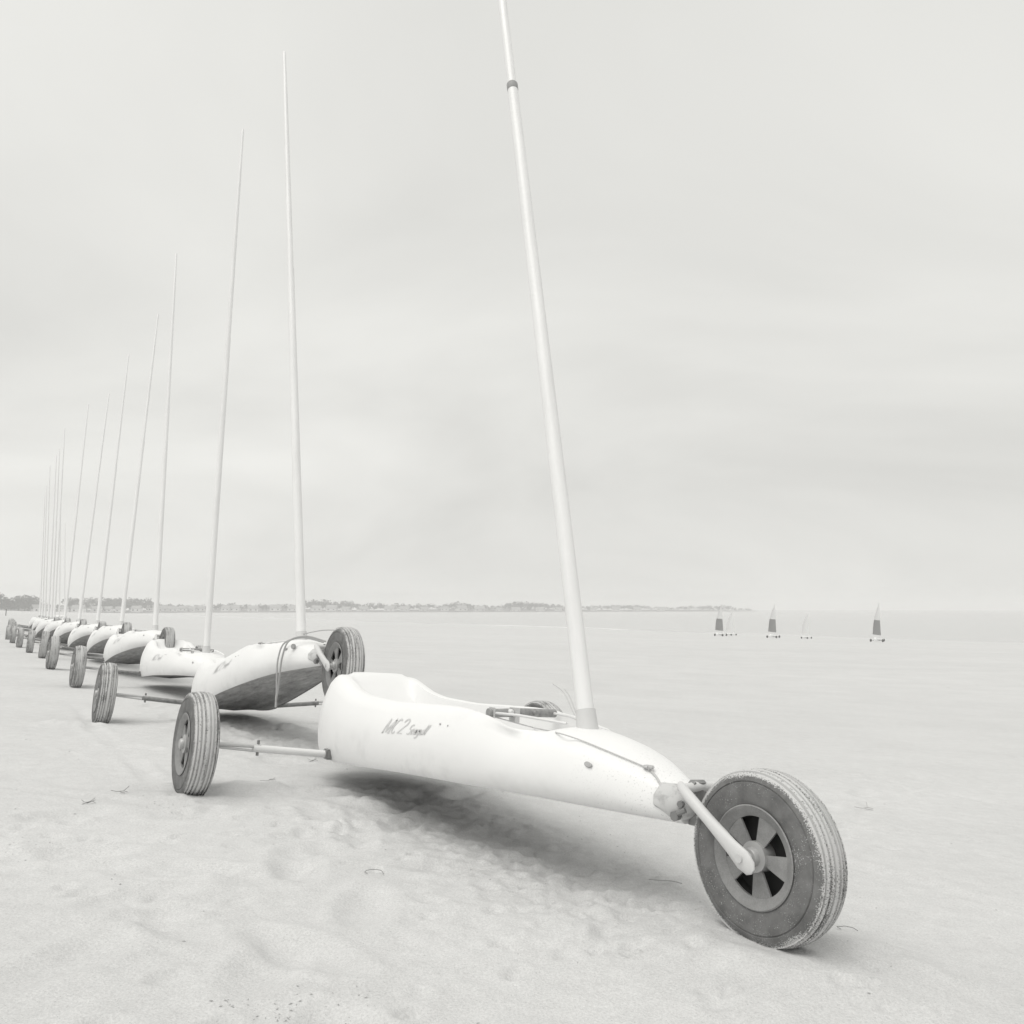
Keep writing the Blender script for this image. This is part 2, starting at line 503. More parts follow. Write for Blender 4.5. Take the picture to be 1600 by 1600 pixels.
# ------------------------------------------------------------------ materials of the yachts
m_white = mat("white_gelcoat", 0.8, 0.42, spec=0.4)
n = NT(m_white); v = n.coord('Object')
base = n.ramp(n.noise(v, 3.5, 4, 0.6), 0.25, 0.75, 0.805, 0.835)
sp = n.noise(v, 170, 2, 0.5)
low = n.ramp(n.math('ADD', n.noise(v, 9, 3, 0.6), 0.0), 0.52, 0.72, 0.0, 1.0)
geo = n.n('ShaderNodeSeparateXYZ'); n.l(v, geo.inputs[0])
lowz = n.ramp(geo.outputs['Z'], 0.34, 0.20, 0.0, 1.0)
bow = n.ramp(geo.outputs['X'], 1.45, 1.9, 0.0, 1.0)
spat = n.math('MULTIPLY', n.ramp(sp, 0.62, 0.70, 0.0, 1.0), n.math('MAXIMUM', n.math('MULTIPLY', lowz, 0.35), bow))
scuff = n.math('MULTIPLY', low, n.math('MULTIPLY', lowz, 0.5))
dirt = n.math('MAXIMUM', n.math('MULTIPLY', spat, 0.55), n.math('MULTIPLY', scuff, 0.42))
n.grey(n.mixf(dirt, base, 0.34))
n.l(n.ramp(n.noise(v, 22, 3, 0.6), 0.3, 0.7, 0.36, 0.55), n.b.inputs['Roughness'])
n.l(n.bump(n.noise(v, 5, 2, 0.5), 0.25, 0.004), n.b.inputs['Normal'])

m_under = mat("streaky_grey_hull_bottom", 0.27, 0.7)  # hull bottom darker than the sides, grey with lengthwise streaks
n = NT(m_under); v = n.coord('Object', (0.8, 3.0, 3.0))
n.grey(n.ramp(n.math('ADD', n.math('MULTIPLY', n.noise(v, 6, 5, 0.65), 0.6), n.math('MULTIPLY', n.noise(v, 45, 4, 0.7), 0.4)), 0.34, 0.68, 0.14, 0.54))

m_mast = mat("white_mast_tube", 0.78, 0.38, spec=0.5)
n = NT(m_mast); v = n.coord('Object', (1, 1, 0.12))
n.grey(n.ramp(n.noise(v, 30, 3, 0.6), 0.3, 0.7, 0.76, 0.83))
m_collar = mat("grey_mast_collar", 0.62, 0.55)
m_ring = mat("dark_joint_ring", 0.30, 0.6)
m_bar = mat("dark_bar", 0.26, 0.5)
n = NT(m_bar); v = n.coord('Object')
n.grey(n.ramp(n.noise(v, 60, 4, 0.6), 0.3, 0.7, 0.22, 0.36))
m_steel = mat("galvanised_tube", 0.60, 0.5, metallic=0.2)
m_axle = mat("dark_axle_tube", 0.20, 0.55)
n = NT(m_axle); v = n.coord('Object')
n.grey(n.ramp(n.noise(v, 35, 4, 0.65), 0.3, 0.7, 0.14, 0.30))
m_axle_w = mat("white_axle_tube", 0.74, 0.5)  # white rods and knobs; on the nearest axle, sunlight painted as colour
m_rope = mat("grey_rope", 0.40, 0.9)
m_pale = mat("pale_painted_tube", 0.62, 0.45)
m_line = mat("pale_line", 0.52, 0.9)
m_nose = mat("grey_nose_plate", 0.46, 0.6)
n = NT(m_nose); v = n.coord('Object')
n.grey(n.mixf(n.ramp(n.noise(v, 38, 4, 0.65), 0.48, 0.66), 0.58, 0.42))
m_letter = mat("grey_lettering", 0.60, 0.6)
m_fit = mat("dark_fitting", 0.22, 0.5)

# tyre rubber, dusted with sand on the tread
m_tyre = mat("sandy_rubber", 0.15, 0.85, spec=0.3)
n = NT(m_tyre); v = n.coord('Object')
s3 = n.n('ShaderNodeSeparateXYZ'); n.l(v, s3.inputs[0])
rad = n.math('SQRT', n.math('ADD', n.math('POWER', s3.outputs['X'], 2.0), n.math('POWER', s3.outputs['Z'], 2.0)))
tread = n.ramp(rad, 0.183, 0.197, 0.0, 1.0)
pn = n.noise(v, 11, 4, 0.65)
gn = n.noise(v, 300, 2, 0.6)
band = n.noise(n.coord('Object', (4, 70, 4)), 1.0, 2, 0.5)
cover = n.math('ADD', n.math('MULTIPLY', tread, 0.76), n.math('ADD', n.math('MULTIPLY', n.math('SUBTRACT', pn, 0.5), 1.2), n.math('MULTIPLY', n.math('MULTIPLY', n.math('SUBTRACT', band, 0.5), tread), 2.2)))
speck = n.ramp(n.math('ADD', cover, n.math('MULTIPLY', n.math('SUBTRACT', gn, 0.5), 2.3)), 0.30, 0.66, 0.0, 1.0)
fade = n.ramp(n.noise(v, 26, 4, 0.6), 0.3, 0.7, 0.12, 0.20)
n.grey(n.mixf(n.math('MULTIPLY', speck, 0.92), fade, 0.60))
n.l(n.bump(gn, 0.4, 0.001), n.b.inputs['Normal'])

m_rim = mat("grey_plastic_rim", 0.19, 0.55)
n = NT(m_rim); v = n.coord('Object')
dust = n.math('ADD', n.math('MULTIPLY', n.noise(v, 16, 4, 0.65), 0.7), n.math('MULTIPLY', n.noise(v, 330, 2, 0.6), 0.3))
n.grey(n.ramp(dust, 0.36, 0.66, 0.19, 0.31))
m_hub = mat("pale_hub_metal", 0.45, 0.45, metallic=0.3)
m_hole = mat("black_rim_barrel", 0.02, 0.8)

# ------------------------------------------------------------------ hull loft
wF = pchip([-0.43, -0.42, -0.39, -0.34, -0.26, -0.12, 0.1, 0.45, 0.8, 1.1, 1.35, 1.55, 1.72, 1.84, 1.90],
           [0.0, 0.085, 0.155, 0.205, 0.25, 0.282, 0.296, 0.292, 0.275, 0.25, 0.222, 0.183, 0.130, 0.078, 0.052])
zbF = pchip([-0.43, -0.40, -0.34, -0.22, -0.05, 0.3, 0.6, 1.0, 1.5, 1.9], [0.235, 0.19, 0.155, 0.132, 0.125, 0.150, 0.176, 0.203, 0.230, 0.240])
ztF = pchip([-0.43, -0.415, -0.385, -0.32, -0.25, -0.18, -0.08, 0.03, 0.2, 0.4, 0.7, 0.95, 1.15, 1.3, 1.45, 1.6, 1.72, 1.82, 1.9],
            [0.26, 0.325, 0.395, 0.458, 0.490, 0.492, 0.468, 0.440, 0.425, 0.424, 0.438, 0.448, 0.438, 0.416, 0.408, 0.394, 0.370, 0.338, 0.314])
cfF = pchip([-0.43, 0.4, 1.0, 1.5, 1.9], [0.92, 0.93, 0.89, 0.80, 0.64])   # width of the flat bottom
crF = pchip([-0.43, -0.3, 1.2, 1.36, 1.46, 1.6, 1.75, 1.9], [0.0, 0.0, 0.0, 0.016, 0.026, 0.022, 0.012, 0.004])   # deck crown
zfF = pchip([-0.43, -0.36, -0.31, -0.245, -0.19, -0.11, 0.05, 0.25, 0.9, 1.4, 1.9], [0.30, 0.32, 0.35, 0.470, 0.508, 0.44, 0.28, 0.19, 0.22, 0.27, 0.3])   # cockpit floor
ckF = pchip([-0.43, -0.385, -0.335, 1.24, 1.40, 1.45, 1.9], [0.0, 0.0, 1.0, 1.0, 0.0, 0.0, 0.0])
inF = pchip([-0.43, -0.2, 0.3, 0.9, 1.15, 1.30, 1.42, 1.9], [0.56, 0.58, 0.60, 0.64, 0.76, 0.84, 0.60, 0.60])
SIDE = [(0.0, 0.004), (0.26, 0.03), (0.67, 0.11), (0.93, 0.24), (1.0, 0.36)]
SIDE2 = [(0.99, 0.50), (0.955, 0.64), (0.905, 0.76), (0.865, 0.835), (0.84, 0.88)]

def section(x):
    w, zb, zt = float(wF(x)), float(zbF(x)), float(ztF(x))
    h = zt - zb; ck = float(np.clip(ckF(x), 0, 1)); zf = min(float(zfF(x)), zt + 0.016); cr = float(crF(x)); ic = float(inF(x))
    cf = float(cfF(x))
    side = [((cf + (1 - cf) * a) * w, zb + b_ * h) for a, b_ in SIDE] + [(a * w, zb + b_ * h) for a, b_ in SIDE2]
    y1 = max(ic + 0.10, 0.70); y0 = ic
    if ic > 0.7: y1 = ic + 0.02
    side += [((0.84 * 0.45 + y1 * 0.55) * w, zb + 0.95 * h), (y1 * w, zt - 0.004), ((y1 + y0) / 2 * w, zt)]
    inner = [(y0, 0.004, 0.00), (y0 - 0.03, 0.02, 0.015), (y0 - 0.07, 0.45, 0.02), (y0 - 0.11, 0.85, 0.022), (y0 * 0.62, 0.98, 0.03), (y0 * 0.33, 1.0, 0.04), (0.0, 1.0, 0.045)]
    pts = list(side)
    for yy, dz, _ in inner:
        zc = zt - (zt - zf) * dz
        f = 1 - (yy / max(y0, 1e-6))**2
        zd = zt + cr * (0.15 + 0.85 * f)
        pts.append((yy * w, zc * ck + zd * (1 - ck)))
    return pts
STX = np.concatenate([[-0.4298, -0.428, -0.424, -0.418], np.linspace(-0.41, -0.30, 14), np.linspace(-0.28, 1.18, 50), np.linspace(1.195, 1.46, 24), np.linspace(1.49, 1.90, 18)])
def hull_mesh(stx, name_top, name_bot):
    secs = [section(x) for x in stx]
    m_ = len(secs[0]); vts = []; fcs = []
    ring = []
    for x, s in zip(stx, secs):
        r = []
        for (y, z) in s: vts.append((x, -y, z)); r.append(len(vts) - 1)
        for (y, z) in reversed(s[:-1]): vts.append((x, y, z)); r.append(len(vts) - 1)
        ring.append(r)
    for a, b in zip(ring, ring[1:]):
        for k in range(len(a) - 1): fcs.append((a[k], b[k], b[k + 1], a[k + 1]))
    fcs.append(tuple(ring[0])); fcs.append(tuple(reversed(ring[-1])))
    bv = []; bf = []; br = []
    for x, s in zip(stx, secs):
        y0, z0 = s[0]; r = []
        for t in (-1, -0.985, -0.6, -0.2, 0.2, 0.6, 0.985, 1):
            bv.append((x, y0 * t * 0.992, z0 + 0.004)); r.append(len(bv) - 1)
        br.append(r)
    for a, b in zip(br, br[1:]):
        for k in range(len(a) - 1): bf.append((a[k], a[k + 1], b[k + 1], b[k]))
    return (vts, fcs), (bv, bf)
(hv, hf), (bv_, bf_) = hull_mesh(STX, 'hull', 'hull_bottom')
HULL_BVH = BVHTree.FromPolygons([Vector(p) for p in hv], hf)
def on_hull(x, z, side=-1, lift=0.0015):
    h = HULL_BVH.ray_cast(Vector((x, side * 1.0, z)), Vector((0, -side, 0)))
    return (h[0] + h[1].normalized() * lift * (1 if h[1].y * side > 0 else -1), h[1]) if h[0] else (Vector((x, side * 0.25, z)), Vector((0, side, 0)))
def on_deck(x, y, lift=0.0):
    h = HULL_BVH.ray_cast(Vector((x, y, 2.0)), Vector((0, 0, -1)))
    return h[0] + Vector((0, 0, lift)) if h[0] else Vector((x, y, 0.4))

# ------------------------------------------------------------------ wheel: rim (mesh) > tyre, hub
HW = 0.051                                # half width of the tyre
def make_wheel(parent):
    bm = bmesh.new()
    # spoked face on both sides: flange ring + six wedge spokes + boss
    ri, ro = 0.034, 0.094
    for sgn in (-1, 1):
        y = sgn * 0.036
        t = 0.006
        add_lathe(bm, [(0.118, y + sgn * 0.010), (0.121, y + sgn * 0.013), (0.118, y + sgn * 0.015), (0.112, y + sgn * 0.012), (0.100, y + sgn * 0.004), (ro, y + sgn * 0.001), (ro, y - sgn * t), (0.112, y - sgn * t)], 72)
        for k in range(5):
            a0 = 2 * math.pi / 5 * k - 0.10
            vin, vout = [], []
            for yy in (y + sgn * 0.0, y - sgn * t):
                for dr, da in ((ri - 0.004, 0.40), (ri - 0.004, -0.40), (ro + 0.006, -0.305), (ro + 0.006, 0.305)):
                    vin.append(bm.verts.new((dr * math.cos(a0 + da), yy, dr * math.sin(a0 + da))))
            q = vin
            for f in ((0, 1, 2, 3), (7, 6, 5, 4), (0, 4, 5, 1), (1, 5, 6, 2), (2, 6, 7, 3), (3, 7, 4, 0)):
                bm.faces.new([q[i] for i in f])
    rim = bm_obj('wheel', bm, m_rim, parent)
    bm = bmesh.new()
    add_lathe(bm, [(0.112, -0.030), (0.112, 0.030), (0.108, 0.030), (0.096, 0.012), (0.096, -0.012), (0.108, -0.030)], 48)
    add_lathe(bm, [(0.0970, -0.004), (0.0970, 0.004), (0.010, 0.004), (0.010, -0.004)], 32)
    bm_obj('rim_barrel', bm, m_hole, rim)
    # tyre with five ribs and rounded shoulders
    prof = []
    R, W = R0, HW
    half = [(0.110, 0.040), (0.116, 0.0435), (0.124, 0.0465), (0.140, 0.0495), (0.158, W), (0.172, W - 0.0005), (0.1745, W - 0.0035), (0.177, W - 0.001), (0.186, W - 0.003), (0.193, W - 0.0075), (0.1975, W - 0.0125)]
    prof += [(r, y) for r, y in half]
    ribs = [0.0370, 0.0235, 0.0095, -0.0095, -0.0235, -0.0370]
    for i in range(len(ribs)):
        g = ribs[i]; rr = R - 0.012 * (abs(g) / W)**2.2 * 0.9
        prof += [(rr, g + 0.0036), (rr - 0.0062, g + 0.0024), (rr - 0.0062, g - 0.0024), (rr, g - 0.0036)]
        if i < len(ribs) - 1:
            mid = (g + ribs[i + 1]) / 2; prof.append((R - 0.012 * (abs(mid) / W)**2.2 * 0.9 + 0.0004, mid))
    prof += [(r, -y) for r, y in reversed(half)]
    bm = bmesh.new(); add_lathe(bm, prof, 96)
    bm_obj('tyre', bm, m_tyre, rim)
    bm = bmesh.new()
    add_lathe(bm, [(0.0005, -0.062), (0.018, -0.060), (0.022, -0.054), (0.022, -0.046), (0.036, -0.044), (0.036, -0.030), (0.036, 0.030), (0.036, 0.044), (0.022, 0.046), (0.022, 0.054), (0.018, 0.060), (0.0005, 0.062)], 32, closed=False)
    bm_obj('hub', bm, m_hub, rim)
    return rim

# ------------------------------------------------------------------ lettering drawn as pen strokes on the side
def arc(cx, cz, rx, rz, a0, a1, k=10):
    return [(cx + rx * math.cos(math.radians(a0 + (a1 - a0) * i / k)), cz + rz * math.sin(math.radians(a0 + (a1 - a0) * i / k))) for i in range(k + 1)]
GLYPH = {
 'M': (0.80, [[(0.0, 0), (0.0, 1)], [(0.0, 1), (0.33, 0.05)], [(0.33, 0.05), (0.66, 1)], [(0.66, 1), (0.66, 0)], [(-0.10, 0), (0.10, 0)], [(0.54, 0), (0.78, 0)]]),
 'C': (0.62, [arc(0.30, 0.5, 0.27, 0.5, 50, 310)]),
 '2': (0.62, [arc(0.24, 0.73, 0.22, 0.27, 170, -40, 10) + [(0.0, 0.0), (0.5, 0.0)]]),
 'S': (0.55, [arc(0.22, 0.75, 0.20, 0.24, 40, 250, 8) + arc(0.22, 0.26, 0.22, 0.26, 80, -150, 9)]),
 'e': (0.42, [[(0.03, 0.30), (0.34, 0.36)] + arc(0.18, 0.28, 0.17, 0.27, 20, 320, 10)]),
 'a': (0.45, [arc(0.18, 0.27, 0.17, 0.26, 60, 400, 12), [(0.34, 0.52), (0.34, 0.04), (0.42, 0.0)]]),
 'g': (0.45, [arc(0.18, 0.27, 0.17, 0.25, 60, 400, 12), [(0.34, 0.52), (0.32, -0.25), (0.18, -0.36), (0.02, -0.28)]]),
 'u': (0.45, [[(0.03, 0.52), (0.03, 0.15), (0.12, 0.01), (0.26, 0.06), (0.34, 0.2)], [(0.34, 0.52), (0.34, 0.05), (0.42, 0.0)]]),
 'l': (0.26, [[(0.06, 1.0), (0.06, 0.08), (0.16, 0.0)]]),
}
def letter_strokes(word, x0, z0, hgt, wid, shear, base_rise):
    res = []; cx = 0.0
    for ch in word:
        adv, sts = GLYPH[ch]
        for st in sts:
            res.append([(x0 + (cx + px) * wid + pz * hgt * shear, z0 + pz * hgt + (cx + px) * wid * base_rise) for px, pz in st])
        cx += adv
    return res
def make_lettering(parent):
    bm = bmesh.new()
    S = letter_strokes('MC', 0.530, 0.311, 0.055, 0.072, 0.55, 0.085) + letter_strokes('2', 0.645, 0.322, 0.055, 0.075, 0.55, 0.08)
    S2 = letter_strokes('Seagull', 0.714, 0.327, 0.036, 0.0475, 0.62, 0.10)
    for sts, w0 in ((S, 0.0036), (S2, 0.0029)):
        for st in sts:
            # resample and lay a flat ribbon on the hull
            P = [Vector((a, 0, b)) for a, b in st]
            P = [P[i].lerp(P[i + 1], t / 6) for i in range(len(P) - 1) for t in range(6)] + [P[-1]] if len(P) < 6 else P
            row = None
            for i, p in enumerate(P):
                t = (P[min(i + 1, len(P) - 1)] - P[max(i - 1, 0)]).normalized()
                nrm = Vector((-t.z, 0, t.x))
                w = w0 * (0.55 + 0.75 * abs(t.z))
                l, _ = on_hull(p.x + nrm.x * w, p.z + nrm.z * w); r, _ = on_hull(p.x - nrm.x * w, p.z - nrm.z * w)
                new = (bm.verts.new(l), bm.verts.new(r))
                if row: bm.faces.new((row[0], row[1], new[1], new[0]))
                row = new
    return bm_obj('lettering', bm, m_letter, parent, smooth=False)

# ------------------------------------------------------------------ yacht prototype
def make_yacht():
    root = empty('land_yacht')
    hull = mesh_obj('hull', hv, hf, m_white, root)
    hull.data.set_sharp_from_angle(angle=math.radians(50))
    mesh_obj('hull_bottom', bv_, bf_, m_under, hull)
    make_lettering(hull)
    # axle
    def piece(name, m, parent, *calls):
        bm = bmesh.new()
        for f, a, k in calls: f(bm, *a, **k)
        return bm_obj(name, bm, m, parent)
    def tb(pts, r, seg=10, **k): return (add_tube, (pts, r, seg), k)
    ax = piece('axle', m_axle, root, tb([(0, -0.62, R0 - 0.02), (0, 0, R0 - 0.075), (0, 0.62, R0 - 0.02)], 0.0155, 14))
    for s in (-1, 1):
        piece('stub_axle', m_steel, ax, tb([(0, s * 0.59, R0 - 0.012), (0, s * 0.80, R0)], 0.009))
        piece('brace_rod', m_steel, ax, tb([(0, s * 0.59, R0 - 0.034), (0, s * 0.80, R0 - 0.010)], 0.005))
        piece('clamp_bolt', m_fit, ax, tb([(0, s * 0.60, R0 - 0.050), (0, s * 0.60, R0 + 0.012)], 0.006, 8))
        bm = bmesh.new(); add_box(bm, (0, s * 0.288, R0 - 0.048), (0.055, 0.036, 0.042))
        bmesh.ops.bevel(bm, geom=list(bm.edges), offset=0.006, segments=2, affect='EDGES')
        bm_obj('axle_bracket', bm, m_fit, ax)
    # wheels
    wheels = []
    for s in (-1, 1):
        w = make_wheel(root) if not wheels else copy_tree(wheels[0], root)
        w.location = (0, s * T / 2, R0); w.rotation_euler = (0, random.uniform(0, 6), 0); wheels.append(w)
    wf = copy_tree(wheels[0], root); wf.location = (L - 0.010, 0, R0 + 0.010); wf.scale = (0.972, 0.972, 0.972); wf['front'] = 1
    # fork: a crown and two arms
    fork = piece('fork', m_pale, root, tb([(1.925, -0.072, 0.334), (1.918, 0, 0.338), (1.925, 0.072, 0.334)], 0.013, 12))
    for s in (-1, 1):
        piece('fork_arm', m_pale, fork, tb([(1.912, s * 0.066, 0.345), (1.925, s * 0.074, 0.338), (1.955, s * 0.080, 0.322), (2.03, s * 0.083, 0.278), (2.10, s * 0.083, 0.234), (2.135, s * 0.082, 0.212), (2.158, s * 0.082, 0.197), (2.165, s * 0.082, 0.192)],
              [0.008, 0.0125, 0.0145, 0.0145, 0.0175, 0.020, 0.016, 0.008], 14, squash=[(1, 1)] * 4 + [(0.65, 1.15), (0.45, 1.3), (0.45, 1.2), (0.4, 1)]))
        piece('wheel_spindle', m_steel, fork, tb([(L - 0.01, s * 0.045, R0 + 0.010), (L - 0.01, s * 0.096, R0 + 0.010)], 0.010, 12))
    # nose plate with steering head
    bm = bmesh.new()
    secs = []
    for x, y, z0, z1 in ((1.835, 0.088, 0.262, 0.335), (1.87, 0.076, 0.250, 0.332), (1.905, 0.052, 0.252, 0.326), (1.918, 0.034, 0.262, 0.318)):
        secs.append([bm.verts.new(p) for p in ((x, -y * 0.75, z0), (x, -y, z0 + 0.02), (x, -y, z1 - 0.03), (x, -y * 0.7, z1), (x, y * 0.7, z1), (x, y, z1 - 0.03), (x, y, z0 + 0.02), (x, y * 0.75, z0))])
    for a, b in zip(secs, secs[1:]):
        for k in range(8): bm.faces.new((a[k], a[(k + 1) % 8], b[(k + 1) % 8], b[k]))
    bm.faces.new(secs[0]); bm.faces.new(list(reversed(secs[-1])))
    nose = bm_obj('nose_plate', bm, m_nose, root)
    piece('steering_head', m_fit, nose, tb([(1.915, 0, 0.240), (1.914, 0, 0.262), (1.913, 0, 0.268), (1.909, 0, 0.335), (1.908, 0, 0.345), (1.907, 0, 0.352)], [0.026, 0.026, 0.018, 0.018, 0.024, 0.018], 14))
    for pts, r in (([(1.895, -0.050, 0.268), (1.905, -0.064, 0.270), (1.922, -0.056, 0.280)], 0.007), ([(1.890, -0.05, 0.262), (1.893, -0.068, 0.260)], 0.013), ([(1.902, -0.048, 0.292), (1.905, -0.060, 0.292)], 0.009), ([(1.905, -0.02, 0.338), (1.917, -0.034, 0.346), (1.93, -0.03, 0.345)], 0.006)):
        piece('bolt', m_fit, nose, tb(pts, r, 8))
    # mast: built along +Z from its foot, turned per yacht
    LN = 5.0
    bm = bmesh.new()
    zs = [0.0, 0.05, 0.9, 1.8, 2.80]; rs = [0.0285, 0.0285, 0.0275, 0.0255, 0.0235]
    add_tube(bm, [(0, 0, z) for z in zs], rs, 20)
    mast = bm_obj('mast', bm, m_mast, root)
    bm = bmesh.new()
    add_tube(bm, [(0, 0, 2.79), (0, 0, 3.4), (0, 0, 4.3), (0, 0, LN - 0.03), (0, 0, LN)], [0.0205, 0.0195, 0.016, 0.012, 0.008], 18)
    bm_obj('mast_top_section', bm, m_mast, mast)
    bm = bmesh.new()
    add_tube(bm, [(0, 0, 2.785), (0, 0, 2.79), (0, 0, 2.822), (0, 0, 2.828)], [0.024, 0.0252, 0.0252, 0.0215], 20)
    bm_obj('joint_ring', bm, m_ring, mast)
    bm = bmesh.new()
    add_tube(bm, [(0, 0, -0.060), (0, 0, -0.035), (0, 0, 0.030), (0, 0, 0.036), (0, 0, 0.036)], [0.040, 0.0355, 0.0325, 0.0325, 0.029], 24)
    bm_obj('mast_collar', bm, m_collar, mast)
    mast.location = (LM, 0, 0.452)
    # foot bar across the cockpit mouth
    bar = piece('foot_bar', m_bar, root, tb([(1.085, -0.150, 0.441), (1.07, 0, 0.444), (1.055, 0.150, 0.441)], 0.0148, 16))
    piece('end_cap', m_bar, bar, tb([(1.085, -0.154, 0.441), (1.085, -0.146, 0.441)], 0.0165, 16))
    piece('clamp', m_steel, bar, (add_box, ((1.084, -0.138, 0.440), (0.030, 0.008, 0.042)), {}))
    piece('clamp', m_steel, bar, (add_box, ((1.077, -0.040, 0.436), (0.040, 0.018, 0.050)), {}))
    piece('knob', m_axle_w, bar, tb([(1.083, -0.066, 0.446), (1.100, -0.068, 0.447), (1.104, -0.068, 0.447)], [0.010, 0.010, 0.006], 12))
    piece('knob', m_bar, bar, tb([(1.075, 0.045, 0.443), (1.090, 0.046, 0.444)], 0.009, 12))
    for s in (-1, 1):
        piece('push_rod', m_axle_w, bar, tb([(1.065, s * 0.138, 0.442), (1.20, s * 0.105, 0.446), (1.385, s * 0.045, 0.440)], 0.0045, 8))
    for x, z, r in ((0.915, 0.385, 0.0035), (0.965, 0.385, 0.0025)):
        p, nn = on_hull(x, z); piece('rivet', m_rope, hull, tb([p - nn * 0.004, p + nn * 0.002], r, 8))
    p, nn = on_hull(1.628, 0.352)
    u = Vector((1, 0, -0.12)).normalized(); w = nn.cross(u).normalized()
    bm = bmesh.new()
    rg = [[bm.verts.new(p + nn * dn + u * 0.016 * f * math.cos(a * math.pi / 10) + w * 0.0075 * f * math.sin(a * math.pi / 10)) for a in range(20)] for dn, f in ((-0.004, 1), (0.002, 1), (0.003, 0.85))]
    for a, b in zip(rg, rg[1:]):
        for k in range(20): bm.faces.new((a[k], a[(k + 1) % 20], b[(k + 1) % 20], b[k]))
    bm.faces.new(rg[-1])
    bm_obj('drain_cap', bm, m_rope, hull)
    return root, wheels, wf, mast

def copy_tree(o, parent=None):
    c = o.copy(); COL.objects.link(c); c.parent = parent
    if parent: c.matrix_parent_inverse = o.matrix_parent_inverse.copy()
    for ch in list(o.children): copy_tree(ch, c)
    return c

def hull_path(name, pts, r, m, parent, seg=6):
    bm = bmesh.new(); add_tube(bm, pts, r, seg); return bm_obj(name, bm, m, parent)

def curve(pts, k=8):
    """Catmull-Rom through points"""
    P = [Vector(p) for p in pts]; P = [P[0] * 2 - P[1]] + P + [P[-1] * 2 - P[-2]]
    o = []
    for i in range(1, len(P) - 2):
        for j in range(k):
            t = j / k
            o.append(0.5 * ((2 * P[i]) + (P[i + 1] - P[i - 1]) * t + (2 * P[i - 1] - 5 * P[i] + 4 * P[i + 1] - P[i + 2]) * t * t + (3 * P[i] - P[i - 1] - 3 * P[i + 1] + P[i + 2]) * t**3))
    o.append(P[-2]); return o

LABELS = [
 "nearest white land yacht with its big spoked front wheel on the sand",
 "white land yacht with a doubled rope hanging over its raised bow, behind the nearest yacht",
 "white land yacht standing level, third in the row, its bow hidden behind the roped yacht",
 "white land yacht with raised bow and dark underside, fourth in the row from the front",
 "white land yacht with raised bow and dark underside, fifth in the row from the front",
 "white land yacht with raised bow, sixth in the row from the front",
 "white land yacht with raised bow, seventh in the row from the front",
 "small white land yacht, eighth in the row from the front",
 "small white land yacht, ninth in the row from the front",
 "tiny white land yacht, tenth in the row from the front",
 "tiny white land yacht, eleventh in the row from the front",
 "tiny white land yacht, twelfth in the row from the front",
 "tiny white land yacht, thirteenth in the row from the front",
 "tiny white land yacht, fourteenth and last of the close row",
 "tiny white land yacht with a faint mast, standing alone just behind the close row",
 "tiny white land yacht with the faintest mast, farthest back of all in the row",
]
GROUP = "land yachts parked in a row"
proto, pw, pf, pm = make_yacht()
YACHTS = []
for i, (p, M) in enumerate(zip(POSES, MATS)):
    root = proto if i == len(POSES) - 1 else copy_tree(proto)
    YACHTS.append((root, p, M, i))
for root, p, M, i in YACHTS:
    root.matrix_world = M
    if i < len(LABELS): tag(root, LABELS[i], 'land yacht', GROUP)
    else: tag(root, "tiny white land yacht with a thin mast at the far end of the row", 'land yacht', GROUP)
    for ch in root.children:
        if ch.name.startswith('mast'):
            d = Vector((p[6], p[7], 1)).normalized()
            ch.rotation_mode = 'QUATERNION'
            ch.rotation_quaternion = Vector((0, 0, 1)).rotation_difference(d)
            s = p[8] / 5.0; ch.scale = (1, 1, s)
        if ch.name.startswith('wheel'):
            if ch.get('front'):
                ch.rotation_euler = (0, (0 if i == 0 else random.uniform(0, 6)), 0)
            else:
                ch.rotation_euler = (0, random.uniform(0, 6), 0)
        if i > 0 and ch.name.startswith('mast'):
            for c2 in list(ch.children):
                if c2.name.startswith('joint_ring'): bpy.data.objects.remove(c2)
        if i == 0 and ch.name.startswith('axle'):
            ch.data = ch.data.copy(); ch.data.materials[0] = m_axle_w  # sunlit look of this axle put into its colour
        
for o in bpy.data.objects:
    if 'front' in o.keys(): del o['front']

# cords of the nearest yacht, from the bar to the bow eye
y1 = YACHTS[0][0]
M1i = MATS[0].inverted()
def hull_at(px, py, lift=0.003):
    """point of the nearest hull's surface seen there, in hull coordinates"""
    a = (px - 800) / FPX; b = (800 - py) / FPX
    d = Vector((a, math.cos(PITCH) - b * math.sin(PITCH), math.sin(PITCH) + b * math.cos(PITCH)))
    h = HULL_BVH.ray_cast(M1i @ Vector((0, 0, CAM_H)), (M1i.to_3x3() @ d).normalized())
    return h[0] + h[1] * lift if h[0] else None
path = [(1.085, -0.132, 0.430)] + [hull_at(*q, 0.005) for q in ((835, 1137), (870, 1147), (905, 1158), (940, 1172), (980, 1189), (1013, 1203))]
path = [q for q in path if q is not None]
eye = Vector(path[-1])
hull_path('cord', curve([tuple(q) for q in path], 4), 0.0022, m_line, y1)
path = [hull_at(*q, 0.003) for q in ((1015, 1204), (1027, 1218), (1035, 1235), (1037, 1255))]
hull_path('bow_rope', curve([tuple(q) for q in path if q is not None], 5), 0.0032, m_line, y1)
bm = bmesh.new()
for k in range(7):
    a = 2 * math.pi * k / 7
    c0 = eye + Vector((0.012 * math.cos(a), 0.012 * math.sin(a), 0.004))
    c1 = eye + Vector((0.012 * math.cos(a + 0.9), 0.012 * math.sin(a + 0.9), 0.004))
    add_tube(bm, [c0, c1], 0.0045, 6)
bm_obj('rope_knot', bm, m_line, y1)
